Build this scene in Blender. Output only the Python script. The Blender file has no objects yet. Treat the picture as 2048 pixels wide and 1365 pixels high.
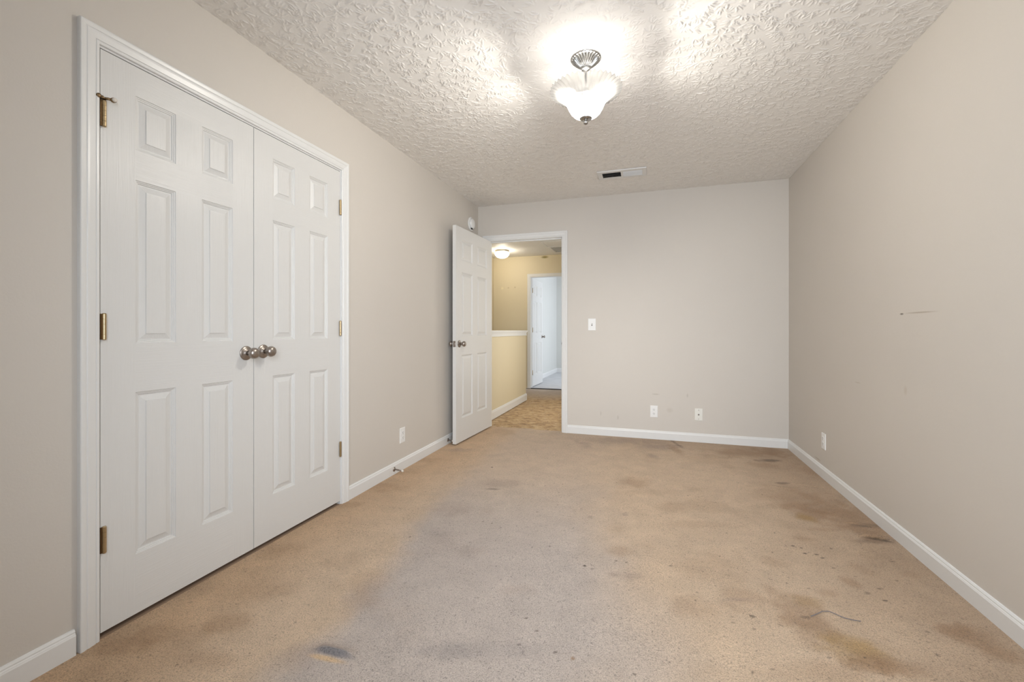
import bpy, math, random
import numpy as np
from mathutils import Vector, Matrix

scene = bpy.context.scene
C = scene.collection
PI = math.pi

# ------------------------------------------------------------------ camera
F_PX, YAW, CY, CAM_H = 865.86, 0.3047, 661.23, 1.067
cam_data = bpy.data.cameras.new('camera')
cam_data.sensor_width = 36.0
cam_data.sensor_fit = 'HORIZONTAL'
cam_data.lens = F_PX / 2048 * 36.0
cam_data.shift_y = -(682.5 - CY) / 2048
cam_data.clip_start = 0.02
cam = bpy.data.objects.new('camera', cam_data)
cam.location = (0, 0, CAM_H)
cam.rotation_euler = (PI / 2, 0, YAW)
C.objects.link(cam)
scene.camera = cam

# ------------------------------------------------------------------ view, world, lights
scene.view_settings.view_transform = 'Standard'
scene.view_settings.look = 'None'
scene.view_settings.gamma = 1.0
scene.view_settings.exposure = 0.43
scene.view_settings.use_curve_mapping = False
world = bpy.data.worlds.new('sky')
scene.world = world
world.use_nodes = True
bg = world.node_tree.nodes['Background']
bg.inputs[0].default_value = (0.72, 0.84, 1.0, 1)
bg.inputs[1].default_value = 1.5

# room shell dimensions (metres)
XL, XR, YB, YR, ZC = -1.803, 1.211, 4.476, -0.16, 2.4385


def area_light(name, loc, rot, sx, sy, power, col):
    d = bpy.data.lights.new(name, 'AREA')
    d.shape = 'RECTANGLE'
    d.size, d.size_y = sx, sy
    d.energy = power
    d.color = col
    o = bpy.data.objects.new(name, d)
    o.location = loc
    o.rotation_euler = rot
    C.objects.link(o)
    return o


# daylight coming in through the window behind the camera and the far bedroom's window
wl = area_light('window_daylight', (0.25, -0.40, 1.45), (math.radians(75), 0, math.radians(12)), 1.7, 1.3, 36, (0.86, 0.925, 1.0))
wl.data.spread = math.radians(106)
area_light('far_window_daylight', (1.1, 9.3, 1.5), (math.radians(90), 0, math.radians(90)), 1.5, 1.2, 46, (0.84, 0.90, 1.0))
area_light('landing_fill', (-0.57, 5.5, 1.3), (math.radians(90), 0, math.radians(90)), 1.2, 1.8, 12, (1.0, 0.97, 0.90))  # added fill light with no source of its own, brightens the half wall
LAMP_W = 1.0           # each of the two bulbs in the ceiling lamp, upward glow
LAMP_DOWN = 114.0       # light the lamp sends down into the room
HALL_W = 17.0
LAMP_COL = (1.0, 0.955, 0.875)
HALL_COL = (1.0, 0.91, 0.76)


# ------------------------------------------------------------------ materials
def mat(name, col, rough=0.5, metal=0.0, spec=0.5):
    m = bpy.data.materials.new(name)
    m.use_nodes = True
    b = m.node_tree.nodes['Principled BSDF']
    b.inputs['Base Color'].default_value = (*col, 1)
    b.inputs['Roughness'].default_value = rough
    b.inputs['Metallic'].default_value = metal
    b.inputs['Specular IOR Level'].default_value = spec
    return m


class NT:
    def __init__(s, m):
        s.t = m.node_tree
        s.b = s.t.nodes.get('Principled BSDF')

    def n(s, kind, **kw):
        nd = s.t.nodes.new(kind)
        for k, v in kw.items():
            setattr(nd, k, v)
        return nd

    def l(s, a, b):
        s.t.links.new(a, b)

    def coord(s, scale=(1, 1, 1), world=True):
        if world:
            g = s.n('ShaderNodeNewGeometry').outputs['Position']
        else:
            g = s.n('ShaderNodeTexCoord').outputs['Object']
        mp = s.n('ShaderNodeMapping')
        mp.inputs['Scale'].default_value = scale
        s.l(g, mp.inputs[0])
        return mp.outputs[0]

    def noise(s, vec, scale, detail=2, rough=0.5, dist=0):
        nd = s.n('ShaderNodeTexNoise')
        nd.inputs['Scale'].default_value = scale
        nd.inputs['Detail'].default_value = detail
        nd.inputs['Roughness'].default_value = rough
        nd.inputs['Distortion'].default_value = dist
        s.l(vec, nd.inputs['Vector'])
        return nd.outputs[0]

    def ramp(s, f, stops):
        r = s.n('ShaderNodeValToRGB')
        while len(r.color_ramp.elements) < len(stops):
            r.color_ramp.elements.new(0.5)
        for e, (p, c) in zip(r.color_ramp.elements, stops):
            e.position = p
            e.color = (*c, 1) if len(c) == 3 else c
        s.l(f, r.inputs[0])
        return r.outputs[0]

    def mix(s, a, b, fac, mode='MIX'):
        m = s.n('ShaderNodeMix', data_type='RGBA', blend_type=mode)
        for inp, v in ((m.inputs['A'], a), (m.inputs['B'], b), (m.inputs['Factor'], fac)):
            if isinstance(v, (int, float)):
                inp.default_value = v
            elif isinstance(v, tuple):
                inp.default_value = (*v, 1)
            else:
                s.l(v, inp)
        return m.outputs['Result']

    def math(s, op, a, b=None, c=None):
        m = s.n('ShaderNodeMath', operation=op)
        for inp, v in zip(m.inputs, (a, b, c)):
            if v is None:
                continue
            if isinstance(v, (int, float)):
                inp.default_value = v
            else:
                s.l(v, inp)
        return m.outputs[0]

    def bump(s, h, dist, strength=1.0, normal=None):
        b = s.n('ShaderNodeBump')
        b.inputs['Distance'].default_value = dist
        b.inputs['Strength'].default_value = strength
        s.l(h, b.inputs['Height'])
        if normal is not None:
            s.l(normal, b.inputs['Normal'])
        return b.outputs[0]

    def spot(s, centre, radii, soft=0.5):
        """0..1 mask of a soft ellipsoid at a world position"""
        g = s.n('ShaderNodeNewGeometry').outputs['Position']
        v = s.n('ShaderNodeVectorMath', operation='SUBTRACT')
        s.l(g, v.inputs[0])
        v.inputs[1].default_value = centre
        d = s.n('ShaderNodeVectorMath', operation='DIVIDE')
        s.l(v.outputs[0], d.inputs[0])
        d.inputs[1].default_value = radii
        ln = s.n('ShaderNodeVectorMath', operation='LENGTH')
        s.l(d.outputs[0], ln.inputs[0])
        mr = s.n('ShaderNodeMapRange')
        mr.inputs['From Min'].default_value = 1 + soft
        mr.inputs['From Max'].default_value = 1 - soft
        s.l(ln.outputs['Value'], mr.inputs['Value'])
        return mr.outputs[0]


def paint(name, col, marks=()):
    m = mat(name, col, 0.62, spec=0.35)
    t = NT(m)
    v = t.coord()
    big = t.noise(v, 1.3, 3)
    c = t.mix(tuple(x * 0.97 for x in col), tuple(min(1, x * 1.03) for x in col), big)
    for (cen, rad, mc, st) in marks:
        c = t.mix(c, mc, t.math('MULTIPLY', t.spot(cen, rad), st))
    t.l(c, t.b.inputs['Base Color'])
    t.l(t.bump(t.noise(v, 160, 3), 0.0006, 0.5), t.b.inputs['Normal'])
    return m


WALL = (0.628, 0.588, 0.538)
M_wall = paint('beige_wall_paint', WALL)
M_wall_r = paint('beige_wall_paint_scuffed', WALL, [
    ((XR, 2.50, 1.151), (0.05, 0.10, 0.0035), (0.42, 0.36, 0.29), 0.8),
    ((XR, 2.653, 1.149), (0.05, 0.014, 0.004), (0.12, 0.10, 0.08), 0.9),
    ((XR, 3.13, 0.75), (0.05, 0.03, 0.003), (0.45, 0.38, 0.3), 0.5),
    ((XR, 2.62, 0.77), (0.05, 0.012, 0.02), (0.5, 0.43, 0.35), 0.4),
    ((XR, 3.78, 0.105), (0.05, 0.05, 0.006), (0.42, 0.36, 0.3), 0.6)])
M_wall_b = paint('beige_wall_paint_marked', WALL, [
    ((0.07, YB, 0.44), (0.03, 0.05, 0.006), (0.45, 0.41, 0.36), 0.55),
    ((0.36, YB, 0.44), (0.007, 0.05, 0.015), (0.45, 0.41, 0.36), 0.5),
    ((-0.46, YB, 0.22), (0.006, 0.05, 0.02), (0.45, 0.41, 0.36), 0.45),
    ((-0.29, YB, 0.19), (0.008, 0.05, 0.018), (0.45, 0.41, 0.36), 0.45),
    ((0.20, YB, 0.29), (0.025, 0.05, 0.02), (0.5, 0.45, 0.39), 0.35)])
HALLC = (0.68, 0.60, 0.43)  # room paint with the hall lamp's warm light put into the colour
M_hall = paint('warm_lit_hall_paint', HALLC, [
    ((-1.80, 7.72, 2.405), (0.055, 0.05, 0.02), (0.22, 0.17, 0.04), 0.85),
    ((-2.62, 7.72, 1.86), (0.02, 0.05, 0.02), (0.80, 0.72, 0.5), 0.8),
    ((-2.50, 7.72, 1.865), (0.014, 0.05, 0.014), (0.45, 0.36, 0.22), 0.6),
    ((-2.37, 7.72, 1.87), (0.014, 0.05, 0.014), (0.42, 0.33, 0.2), 0.6)])
M_far = paint('pale_green_grey_paint', (0.66, 0.66, 0.63))
M_trim = mat('white_trim_paint', (0.76, 0.76, 0.75), 0.32)
M_plastic = mat('white_plastic', (0.83, 0.83, 0.82), 0.35)
M_plastic2 = mat('ivory_plastic', (0.80, 0.79, 0.74), 0.4)
M_dark = mat('dark_slot', (0.03, 0.028, 0.025), 0.7)
M_nickel = mat('satin_nickel', (0.36, 0.32, 0.29), 0.34, 1.0)
M_brass = mat('aged_brass', (0.52, 0.40, 0.235), 0.3, 1.0)
M_brassd = mat('shaded_brass', (0.16, 0.10, 0.05), 0.45, 1.0)  # darker brass, the shadow in the hinge gap put into its colour
M_black = mat('threshold_dark', (0.03, 0.03, 0.035), 0.8)
M_rubber = mat('white_rubber', (0.75, 0.70, 0.63), 0.7)


def door_mat(name, sc):
    m = mat(name, (0.70, 0.695, 0.68), 0.36)
    t = NT(m)
    v = t.coord(sc, world=False)
    h = t.noise(v, 1.0, 3, 0.6, 0.4)
    t.l(t.bump(h, 0.0011, 0.8), t.b.inputs['Normal'])
    return m


M_stile = door_mat('door_paint_upright_grain', (260, 260, 5))
M_rail = door_mat('door_paint_level_grain', (5, 260, 260))

M_gray = mat('canopy_antique_silver', (0.40, 0.395, 0.385), 0.27, 1.0)


def ceiling_mat(name, bumpy):
    m = mat(name, (0.84, 0.82, 0.79), 0.6, spec=0.3)
    t = NT(m)
    v = t.coord()
    if bumpy:
        h = t.noise(v, 45, 4, 0.6, 1.5)
        t.l(t.bump(h, 0.010, 1.0), t.b.inputs['Normal'])
    else:
        t.l(t.bump(t.noise(v, 300, 3), 0.0008, 0.6), t.b.inputs['Normal'])
    return m


M_ceil = ceiling_mat('brushed_ceiling_plaster', False)
M_hceil = ceiling_mat('hall_ceiling_plaster', True)


def carpet_mat():
    m = mat('tan_cut_pile_carpet', (0.5, 0.38, 0.27), 0.95, spec=0.15)
    t = NT(m)
    at = t.n('ShaderNodeAttribute', attribute_name='wear_and_light')
    v = t.coord()
    n1 = t.noise(v, 230, 4, 0.7)
    n2 = t.noise(v, 95, 3, 0.7, 1.2)
    n3 = t.noise(v, 9, 4, 0.6)
    k1 = t.ramp(n1, [(0.30, (0.36,) * 3), (0.45, (0.92,) * 3), (0.65, (1.18,) * 3)])
    k2 = t.ramp(n2, [(0.30, (0.50,) * 3), (0.41, (0.95,) * 3), (0.7, (1.10,) * 3)])
    k3 = t.ramp(n3, [(0.3, (0.93,) * 3), (0.7, (1.05,) * 3)])
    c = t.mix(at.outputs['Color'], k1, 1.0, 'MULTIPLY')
    c = t.mix(c, k2, 1.0, 'MULTIPLY')
    c = t.mix(c, k3, 1.0, 'MULTIPLY')
    t.l(c, t.b.inputs['Base Color'])
    h = t.math('ADD', n1, t.math('MULTIPLY', n2, 1.2))
    t.l(t.bump(h, 0.006, 0.9), t.b.inputs['Normal'])
    t.b.inputs['Sheen Weight'].default_value = 0.15
    return m


M_carpet = carpet_mat()


def osb_mat():
    m = mat('scuffed_subfloor', (0.4, 0.3, 0.2), 0.75)
    t = NT(m)
    a = t.noise(t.coord((1, 2.2, 1)), 9, 5, 0.7, 0.8)
    b = t.noise(t.coord((1, 2.5, 1)), 26, 3, 0.6, 0.3)
    c = t.ramp(a, [(0.34, (0.17, 0.10, 0.055)), (0.46, (0.40, 0.26, 0.14)), (0.56, (0.56, 0.40, 0.22)), (0.7, (0.48, 0.38, 0.28))])
    flk = t.ramp(b, [(0.62, (0, 0, 0)), (0.72, (1, 1, 1))])
    c = t.mix(c, (0.78, 0.68, 0.52), flk)
    far = t.n('ShaderNodeSeparateXYZ')
    t.l(t.n('ShaderNodeNewGeometry').outputs['Position'], far.inputs[0])
    mr = t.n('ShaderNodeMapRange')
    mr.inputs['From Min'].default_value = 6.5
    mr.inputs['From Max'].default_value = 7.2
    t.l(far.outputs['Y'], mr.inputs['Value'])
    c = t.mix(c, (0.48, 0.42, 0.38), t.math('MULTIPLY', mr.outputs[0], 0.75))
    t.l(c, t.b.inputs['Base Color'])
    t.l(t.bump(b, 0.004, 0.7), t.b.inputs['Normal'])
    return m


M_osb = osb_mat()


def far_carpet():
    m = mat('pale_grey_carpet', (0.62, 0.62, 0.62), 0.95, spec=0.1)
    t = NT(m)
    a = t.noise(t.coord((1, 3, 1)), 5, 3)
    t.l(t.ramp(a, [(0.3, (0.52, 0.53, 0.55)), (0.7, (0.66, 0.66, 0.67))]), t.b.inputs['Base Color'])
    return m


M_fcarpet = far_carpet()


def lamp_glass(name, trans, em, emcol):
    """frosted pressed glass: part clear, part scattering"""
    m = bpy.data.materials.new(name)
    m.use_nodes = True
    t = NT(m)
    nt = m.node_tree
    nt.nodes.remove(t.b)
    out = nt.nodes['Material Output']
    tr = t.n('ShaderNodeBsdfTransparent')
    tr.inputs[0].default_value = (0.97, 0.97, 0.96, 1)
    tl = t.n('ShaderNodeBsdfTranslucent')
    tl.inputs[0].default_value = (0.22, 0.22, 0.217, 1)
    df = t.n('ShaderNodeBsdfDiffuse')
    df.inputs[0].default_value = (0.6, 0.6, 0.6, 1)
    gl = t.n('ShaderNodeBsdfGlossy')
    gl.inputs['Roughness'].default_value = 0.15
    m1 = t.n('ShaderNodeMixShader'); m1.inputs[0].default_value = 0.35
    t.l(tl.outputs[0], m1.inputs[1]); t.l(df.outputs[0], m1.inputs[2])
    m2 = t.n('ShaderNodeMixShader'); m2.inputs[0].default_value = trans
    t.l(m1.outputs[0], m2.inputs[1]); t.l(tr.outputs[0], m2.inputs[2])
    m3 = t.n('ShaderNodeMixShader'); m3.inputs[0].default_value = 0.06
    t.l(m2.outputs[0], m3.inputs[1]); t.l(gl.outputs[0], m3.inputs[2])
    e = t.n('ShaderNodeEmission')
    e.inputs[0].default_value = (*emcol, 1); e.inputs[1].default_value = em
    ad = t.n('ShaderNodeAddShader')
    t.l(m3.outputs[0], ad.inputs[0]); t.l(e.outputs[0], ad.inputs[1])
    t.l(ad.outputs[0], out.inputs[0])
    return m


M_bowl = lamp_glass('frosted_lamp_glass', 0.44, 0.0, (1.0, 0.98, 0.95))
M_hbowl = lamp_glass('hall_lamp_glass', 0.35, 1.2, (1.0, 0.95, 0.82))


def emis(name, col, s):
    m = bpy.data.materials.new(name)
    m.use_nodes = True
    b = m.node_tree.nodes['Principled BSDF']
    b.inputs['Base Color'].default_value = (0.9, 0.9, 0.9, 1)
    b.inputs['Emission Color'].default_value = (*col, 1)
    b.inputs['Emission Strength'].default_value = s
    return m


M_bulb = emis('lit_bulb', (1, 0.96, 0.9), 2.5)
M_glass = bpy.data.materials.new('window_glass')
M_glass.use_nodes = True
_t = NT(M_glass)
M_glass.node_tree.nodes.remove(_t.b)
_a = _t.n('ShaderNodeBsdfTransparent'); _b = _t.n('ShaderNodeBsdfGlossy'); _b.inputs['Roughness'].default_value = 0.02
_m = _t.n('ShaderNodeMixShader'); _m.inputs[0].default_value = 0.06
_t.l(_a.outputs[0], _m.inputs[1]); _t.l(_b.outputs[0], _m.inputs[2])
_t.l(_m.outputs[0], M_glass.node_tree.nodes['Material Output'].inputs[0])


# ------------------------------------------------------------------ mesh helpers
class MB:
    def __init__(s):
        s.v = []; s.f = []; s.mi = []; s.sm = []

    def quad(s, a, b, c, d, mi=0, sm=False):
        i = len(s.v)
        s.v += [tuple(a), tuple(b), tuple(c), tuple(d)]
        s.f.append((i, i + 1, i + 2, i + 3)); s.mi.append(mi); s.sm.append(sm)

    def box(s, x0, x1, y0, y1, z0, z1, mi=0):
        i = len(s.v)
        s.v += [(x, y, z) for z in (z0, z1) for (x, y) in ((x0, y0), (x1, y0), (x1, y1), (x0, y1))]
        for q in ((3, 2, 1, 0), (4, 5, 6, 7), (0, 1, 5, 4), (1, 2, 6, 5), (2, 3, 7, 6), (3, 0, 4, 7)):
            s.f.append(tuple(i + k for k in q)); s.mi.append(mi); s.sm.append(False)
        return s

    def bevbox(s, x0, x1, y0, y1, z0, z1, b, axis='x+', mi=0):
        """box whose outer face (along axis) has chamfered edges of size b"""
        ax = 'xyz'.index(axis[0]); sg = 1 if axis[1] == '+' else -1
        lo = [x0, y0, z0]; hi = [x1, y1, z1]
        o = [k for k in range(3) if k != ax]
        base = lo[ax] if sg > 0 else hi[ax]
        top = hi[ax] if sg > 0 else lo[ax]
        rings = []
        for (lev, ins) in ((base, 0), (top - sg * b, 0), (top - sg * b * 0.3, b * 0.3), (top, b)):
            r = []
            for (p, q) in ((0, 0), (1, 0), (1, 1), (0, 1)):
                c = [0, 0, 0]
                c[ax] = lev
                c[o[0]] = (hi[o[0]] - ins) if p else (lo[o[0]] + ins)
                c[o[1]] = (hi[o[1]] - ins) if q else (lo[o[1]] + ins)
                r.append(tuple(c))
            rings.append(r)
        s.loft(rings, closed=True, cap=True, mi=mi)
        return s

    def loft(s, rings, closed=True, cap=False, mi=0, sm=False):
        i = len(s.v); n = len(rings[0])
        for r in rings:
            s.v += [tuple(p) for p in r]
        for k in range(len(rings) - 1):
            for j in range(n if closed else n - 1):
                a = i + k * n + j; b = i + k * n + (j + 1) % n
                s.f.append((a, b, b + n, a + n)); s.mi.append(mi); s.sm.append(sm)
        if cap:
            s.f.append(tuple(i + j for j in range(n))[::-1]); s.mi.append(mi); s.sm.append(False)
            m = i + (len(rings) - 1) * n
            s.f.append(tuple(m + j for j in range(n))); s.mi.append(mi); s.sm.append(False)
        return s

    def lathe(s, prof, origin=(0, 0, 0), axis='z', n=32, mi=0, sm=True, mod=None, cap=True):
        """prof: list of (radius, height along axis)"""
        rings = []
        for (r, h) in prof:
            ring = []
            for k in range(n):
                a = 2 * PI * k / n
                rr, hh = (r, h) if mod is None else mod(r, h, a)
                u, w = rr * math.cos(a), rr * math.sin(a)
                if axis == 'z': p = (u, w, hh)
                elif axis == 'x': p = (hh, u, w)
                else: p = (w, hh, u)
                ring.append((p[0] + origin[0], p[1] + origin[1], p[2] + origin[2]))
            rings.append(ring)
        s.loft(rings, True, cap, mi, sm)
        return s

    def tube(s, pts, r, n=10, mi=0, cap=True):
        rings = []
        for k, p in enumerate(pts):
            a = Vector(pts[max(0, k - 1)]); b = Vector(pts[min(len(pts) - 1, k + 1)])
            d = (b - a).normalized()
            u = d.cross(Vector((0.13, 0.27, 0.95))).normalized(); w = d.cross(u)
            rings.append([tuple(Vector(p) + r * (math.cos(2 * PI * j / n) * u + math.sin(2 * PI * j / n) * w)) for j in range(n)])
        s.loft(rings, True, cap, mi, True)
        return s

    def build(s, name, mats, parent=None, loc=(0, 0, 0), fix=True):
        me = bpy.data.meshes.new(name)
        me.from_pydata(s.v, [], s.f)
        if not isinstance(mats, (list, tuple)):
            mats = [mats]
        for m in mats:
            me.materials.append(m)
        me.polygons.foreach_set('material_index', s.mi)
        me.polygons.foreach_set('use_smooth', s.sm)
        if fix:
            import bmesh
            bm = bmesh.new(); bm.from_mesh(me)
            bmesh.ops.remove_doubles(bm, verts=bm.verts, dist=1e-6)
            bmesh.ops.recalc_face_normals(bm, faces=bm.faces)
            bm.to_mesh(me); bm.free()
        me.update()
        o = bpy.data.objects.new(name, me)
        o.location = loc
        C.objects.link(o)
        if parent is not None:
            o.parent = parent
        return o


def tag(o, label, cat, group=None, kind=None):
    o['label'] = label; o['category'] = cat
    if group: o['group'] = group
    if kind: o['kind'] = kind
    return o


def empty(name, loc, label, cat, rz=0, group=None, kind=None):
    o = bpy.data.objects.new(name, None)
    o.empty_display_size = 0.1
    o.location = loc; o.rotation_euler = (0, 0, rz)
    C.objects.link(o)
    return tag(o, label, cat, group, kind)


def struct(mb, name, mats, label, cat, fix=True):
    return tag(mb.build(name, mats, fix=fix), label, cat, kind='structure')


# ------------------------------------------------------------------ room shell
T = 0.115
CL0, CL1, CLZ = 0.997, 2.2195, 2.0435        # closet opening
DX0, DX1, DZ = -1.682, -0.862, 2.046        # room door opening
w = MB()
w.box(XL - T, XL, YR, CL0 - .017, 0, ZC); w.box(XL - T, XL, CL1 + .017, YB + T, 0, ZC); w.box(XL - T, XL, CL0 - .017, CL1 + .017, CLZ + .017, ZC)
struct(w, 'wall_left', M_wall, 'beige painted left wall around the white closet doors', 'wall')
struct(MB().box(XR, XR + T, YR, YB + T, 0, ZC), 'wall_right', M_wall_r, 'beige painted right wall with a thin scratch mark', 'wall')
w = MB()
w.box(XL, DX0 - .019, YB, YB + T, 0, ZC); w.box(DX1 + .019, XR, YB, YB + T, 0, ZC); w.box(DX0 - .019, DX1 + .019, YB, YB + T, DZ + .019, ZC)
struct(w, 'wall_back', M_wall_b, 'greyish beige end wall with the open doorway and light switch', 'wall')
WX0, WX1, WZ0, WZ1 = -0.65, 1.12, 0.78, 2.1
w = MB()
w.box(XL - T, WX0, YR - T, YR, 0, ZC); w.box(WX1, XR + T, YR - T, YR, 0, ZC)
w.box(WX0, WX1, YR - T, YR, 0, WZ0); w.box(WX0, WX1, YR - T, YR, WZ1, ZC)
struct(w, 'wall_rear', M_wall, 'beige wall behind the camera holding the window', 'wall')
w = MB()
cx0 = XL - T - 0.6
w.box(cx0 - .05, cx0, 0.4, 2.8, 0, ZC); w.box(cx0, XL - T, 0.35, 0.4, 0, ZC); w.box(cx0, XL - T, 2.8, 2.85, 0, ZC)
w.box(cx0 - .05, XL - T, .35, 2.85, ZC, ZC + .05)
struct(w, 'wall_closet', M_wall, 'closet interior behind the double doors', 'wall')

struct(MB().box(cx0 - .05, XL - .001, .35, 2.85, -0.05, -0.001), 'floor_closet', mat('closet_carpet', (0.30, 0.20, 0.13), 0.95), 'tan carpet inside the closet', 'floor')

# window behind the camera
win = empty('window_1', (0, YR, 0), 'white framed window behind the camera', 'window', kind='structure')
f = MB()
for (a, b) in ((WX0, WX0 + .05), (WX1 - .05, WX1), (0.21, 0.26)):
    f.box(a, b, -T, -0.03, WZ0, WZ1)
f.box(WX0, WX1, -T, -0.03, WZ0, WZ0 + .05); f.box(WX0, WX1, -T, -0.03, WZ1 - .05, WZ1); f.box(WX0, WX1, -0.09, -0.05, 1.42, 1.46)
f.build('window_frame', M_trim, win)
MB().box(WX0 - .05, WX1 + .05, -0.03, 0.03, WZ0 - .03, WZ0).build('window_sill', M_trim, win)
MB().box(WX0 + .05, WX1 - .05, -0.072, -0.068, WZ0 + .05, WZ1 - .05).build('window_pane', M_glass, win)


# ------------------------------------------------------------------ ceiling with brushed plaster
def plaster(x0, x1, y0, y1, st, seed=4):
    rg = np.random.RandomState(seed)
    nx = int(round((x1 - x0) / st)) + 1; ny = int(round((y1 - y0) / st)) + 1
    H = np.zeros((ny, nx), np.float32)
    sp = 0.056
    cx = []
    y = y0 - 0.05
    row = 0
    while y < y1 + 0.05:
        x = x0 - 0.05 + (row % 2) * sp / 2
        while x < x1 + 0.05:
            cx.append((x + rg.uniform(-.4, .4) * sp, y + rg.uniform(-.4, .4) * sp))
            x += sp
        y += sp * 0.87; row += 1
    rg.shuffle(cx)
    for (cx_, cy_) in cx:
        a0 = rg.uniform(0, 2 * PI)
        # neighbouring dabs of the brush lean the same way
        a0 = 2.2 * math.sin(cx_ * 2.3 + 1.0) + 2.6 * math.cos(cy_ * 1.9 + cx_) + rg.normal(0, .6)
        fan = rg.uniform(.6, 1.5); ns = rg.randint(7, 13)
        hh = rg.uniform(.55, 1.0)
        for k in range(ns):
            a = a0 + (k / (ns - 1) - .5) * 2 * fan + rg.normal(0, .16)
            r0 = rg.uniform(.004, .020); r1 = r0 + rg.uniform(.016, .046)
            wd = rg.uniform(.0013, .0024)
            bend = rg.uniform(-.45, .45)
            ca, sa = math.cos(a), math.sin(a)
            mx, my = cx_ + ca * (r0 + r1) / 2, cy_ + sa * (r0 + r1) / 2
            R = (r1 - r0) / 2 + .012
            i0 = max(0, int((mx - R - x0) / st)); i1 = min(nx, int((mx + R - x0) / st) + 2)
            j0 = max(0, int((my - R - y0) / st)); j1 = min(ny, int((my + R - y0) / st) + 2)
            if i1 <= i0 or j1 <= j0:
                continue
            X = (x0 + np.arange(i0, i1) * st - mx)[None, :]; Y = (y0 + np.arange(j0, j1) * st - my)[:, None]
            u = X * ca + Y * sa; v = -X * sa + Y * ca
            L = (r1 - r0) / 2
            v = v - bend * (u * u / max(L, 1e-4))
            q = np.clip(1 - (u / L) ** 2, 0, 1)
            h = hh * 0.0044 * rg.uniform(.6, 1.1) * np.exp(-(v / wd) ** 2) * q ** .4
            sub = H[j0:j1, i0:i1]
            np.maximum(sub * 0.97, h, out=sub, where=h > 0.0003)
    return nx, ny, H


def grid_mesh(name, x0, y0, st_x, st_y, nx, ny, Z, mats, mask=None, extra=None):
    xs = x0 + np.arange(nx) * st_x; ys = y0 + np.arange(ny) * st_y
    V = np.empty((ny, nx, 3), np.float32)
    V[..., 0] = xs[None, :]; V[..., 1] = ys[:, None]; V[..., 2] = Z
    idx = np.arange(nx * ny).reshape(ny, nx)
    q = np.stack([idx[:-1, :-1], idx[:-1, 1:], idx[1:, 1:], idx[1:, :-1]], -1).reshape(-1, 4)
    if mask is not None:
        q = q[mask[:-1, :-1].reshape(-1)]
    verts = V.reshape(-1, 3)
    me = bpy.data.meshes.new(name)
    if extra is not None:
        ev, eq = extra
        q = np.concatenate([q, np.array(eq) + len(verts)]); verts = np.concatenate([verts, np.array(ev, np.float32)])
    me.vertices.add(len(verts)); me.vertices.foreach_set('co', verts.reshape(-1))
    me.loops.add(q.size); me.loops.foreach_set('vertex_index', q.reshape(-1).astype(np.int32))
    me.polygons.add(len(q))
    me.polygons.foreach_set('loop_start', (np.arange(len(q)) * 4).astype(np.int32))
    me.polygons.foreach_set('loop_total', np.full(len(q), 4, np.int32))
    me.polygons.foreach_set('use_smooth', np.ones(len(q), bool))
    me.materials.append(mats)
    me.update(calc_edges=True)
    me.validate()
    o = bpy.data.objects.new(name, me)
    C.objects.link(o)
    return o


st = 0.0031
cy0 = 1.05
nx, ny, H = plaster(XL, XR, cy0, YB, st)
sx = (XR - XL) / (nx - 1); sy = (YB - cy0) / (ny - 1)
Zg = ZC - H
co = grid_mesh('ceiling', XL, cy0, sx, sy, nx, ny, Zg, M_ceil,
               extra=([(XL, YR, ZC), (XR, YR, ZC), (XR, cy0, ZC), (XL, cy0, ZC),
                       (XL - T, YR - T, ZC + .02), (XR + T, YR - T, ZC + .02), (XR + T, YB + T, ZC + .02), (XL - T, YB + T, ZC + .02)],
                      [(0, 1, 2, 3), (4, 5, 6, 7)]))
tag(co, 'off-white ceiling with crow\'s foot brushed plaster', 'ceiling', kind='structure')

# ------------------------------------------------------------------ carpet
st = 0.006
y1 = 4.575
nx = int((XR - XL) / st) + 1; ny = int((y1 - YR) / st) + 1
sx = (XR - XL) / (nx - 1); sy = (y1 - YR) / (ny - 1)
xs = XL + np.arange(nx) * sx; ys = YR + np.arange(ny) * sy
GX, GY = np.meshgrid(xs, ys)


def vnoise(scale, seed, oct=3):
    rg = np.random.RandomState(seed)
    out = np.zeros_like(GX); amp = 1; tot = 0
    for o_ in range(oct):
        s_ = scale / (2 ** o_)
        gx = (GX - XL) / s_; gy = (GY - YR) / s_
        n0 = int(gx.max()) + 3; n1 = int(gy.max()) + 3
        R_ = rg.rand(n1, n0)
        i = gx.astype(int); j = gy.astype(int)
        fx = gx - i; fy = gy - j
        fx = fx * fx * (3 - 2 * fx); fy = fy * fy * (3 - 2 * fy)
        out += amp * ((R_[j, i] * (1 - fx) + R_[j, i + 1] * fx) * (1 - fy) + (R_[j + 1, i] * (1 - fx) + R_[j + 1, i + 1] * fx) * fy)
        tot += amp; amp *= .55
    return out / tot


def sstep(a, b, x):
    t_ = np.clip((x - a) / (b - a), 0, 1)
    return t_ * t_ * (3 - 2 * t_)


TAN = np.array([0.64, 0.475, 0.33]); WARM = np.array([0.62, 0.415, 0.25]); DAYLIT_GREY = np.array([0.50, 0.43, 0.385])
n_a = vnoise(.55, 1); n_b = vnoise(.18, 2); n_c = vnoise(.06, 3)
# bluish window daylight painted into the pile as a grey patch; tan towards walls
day_patch_left = -1.12 - 0.22 * sstep(1.2, 2.8, GY)
day_patch = sstep(-.06, .14, GX - day_patch_left + (n_b - .5) * .16) * (1 - sstep(-.25, .35, GX - (-0.02 - .10 * GY) + (n_a - .5) * .6)) * (1 - sstep(1.9, 3.4, GY) * .75)
col = TAN[None, None] * np.ones(GX.shape + (1,))


def blend(mask, c, k=1.0):
    global col
    m_ = np.clip(mask * k, 0, 1)[..., None]
    col = col * (1 - m_) + np.array(c) * m_


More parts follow.
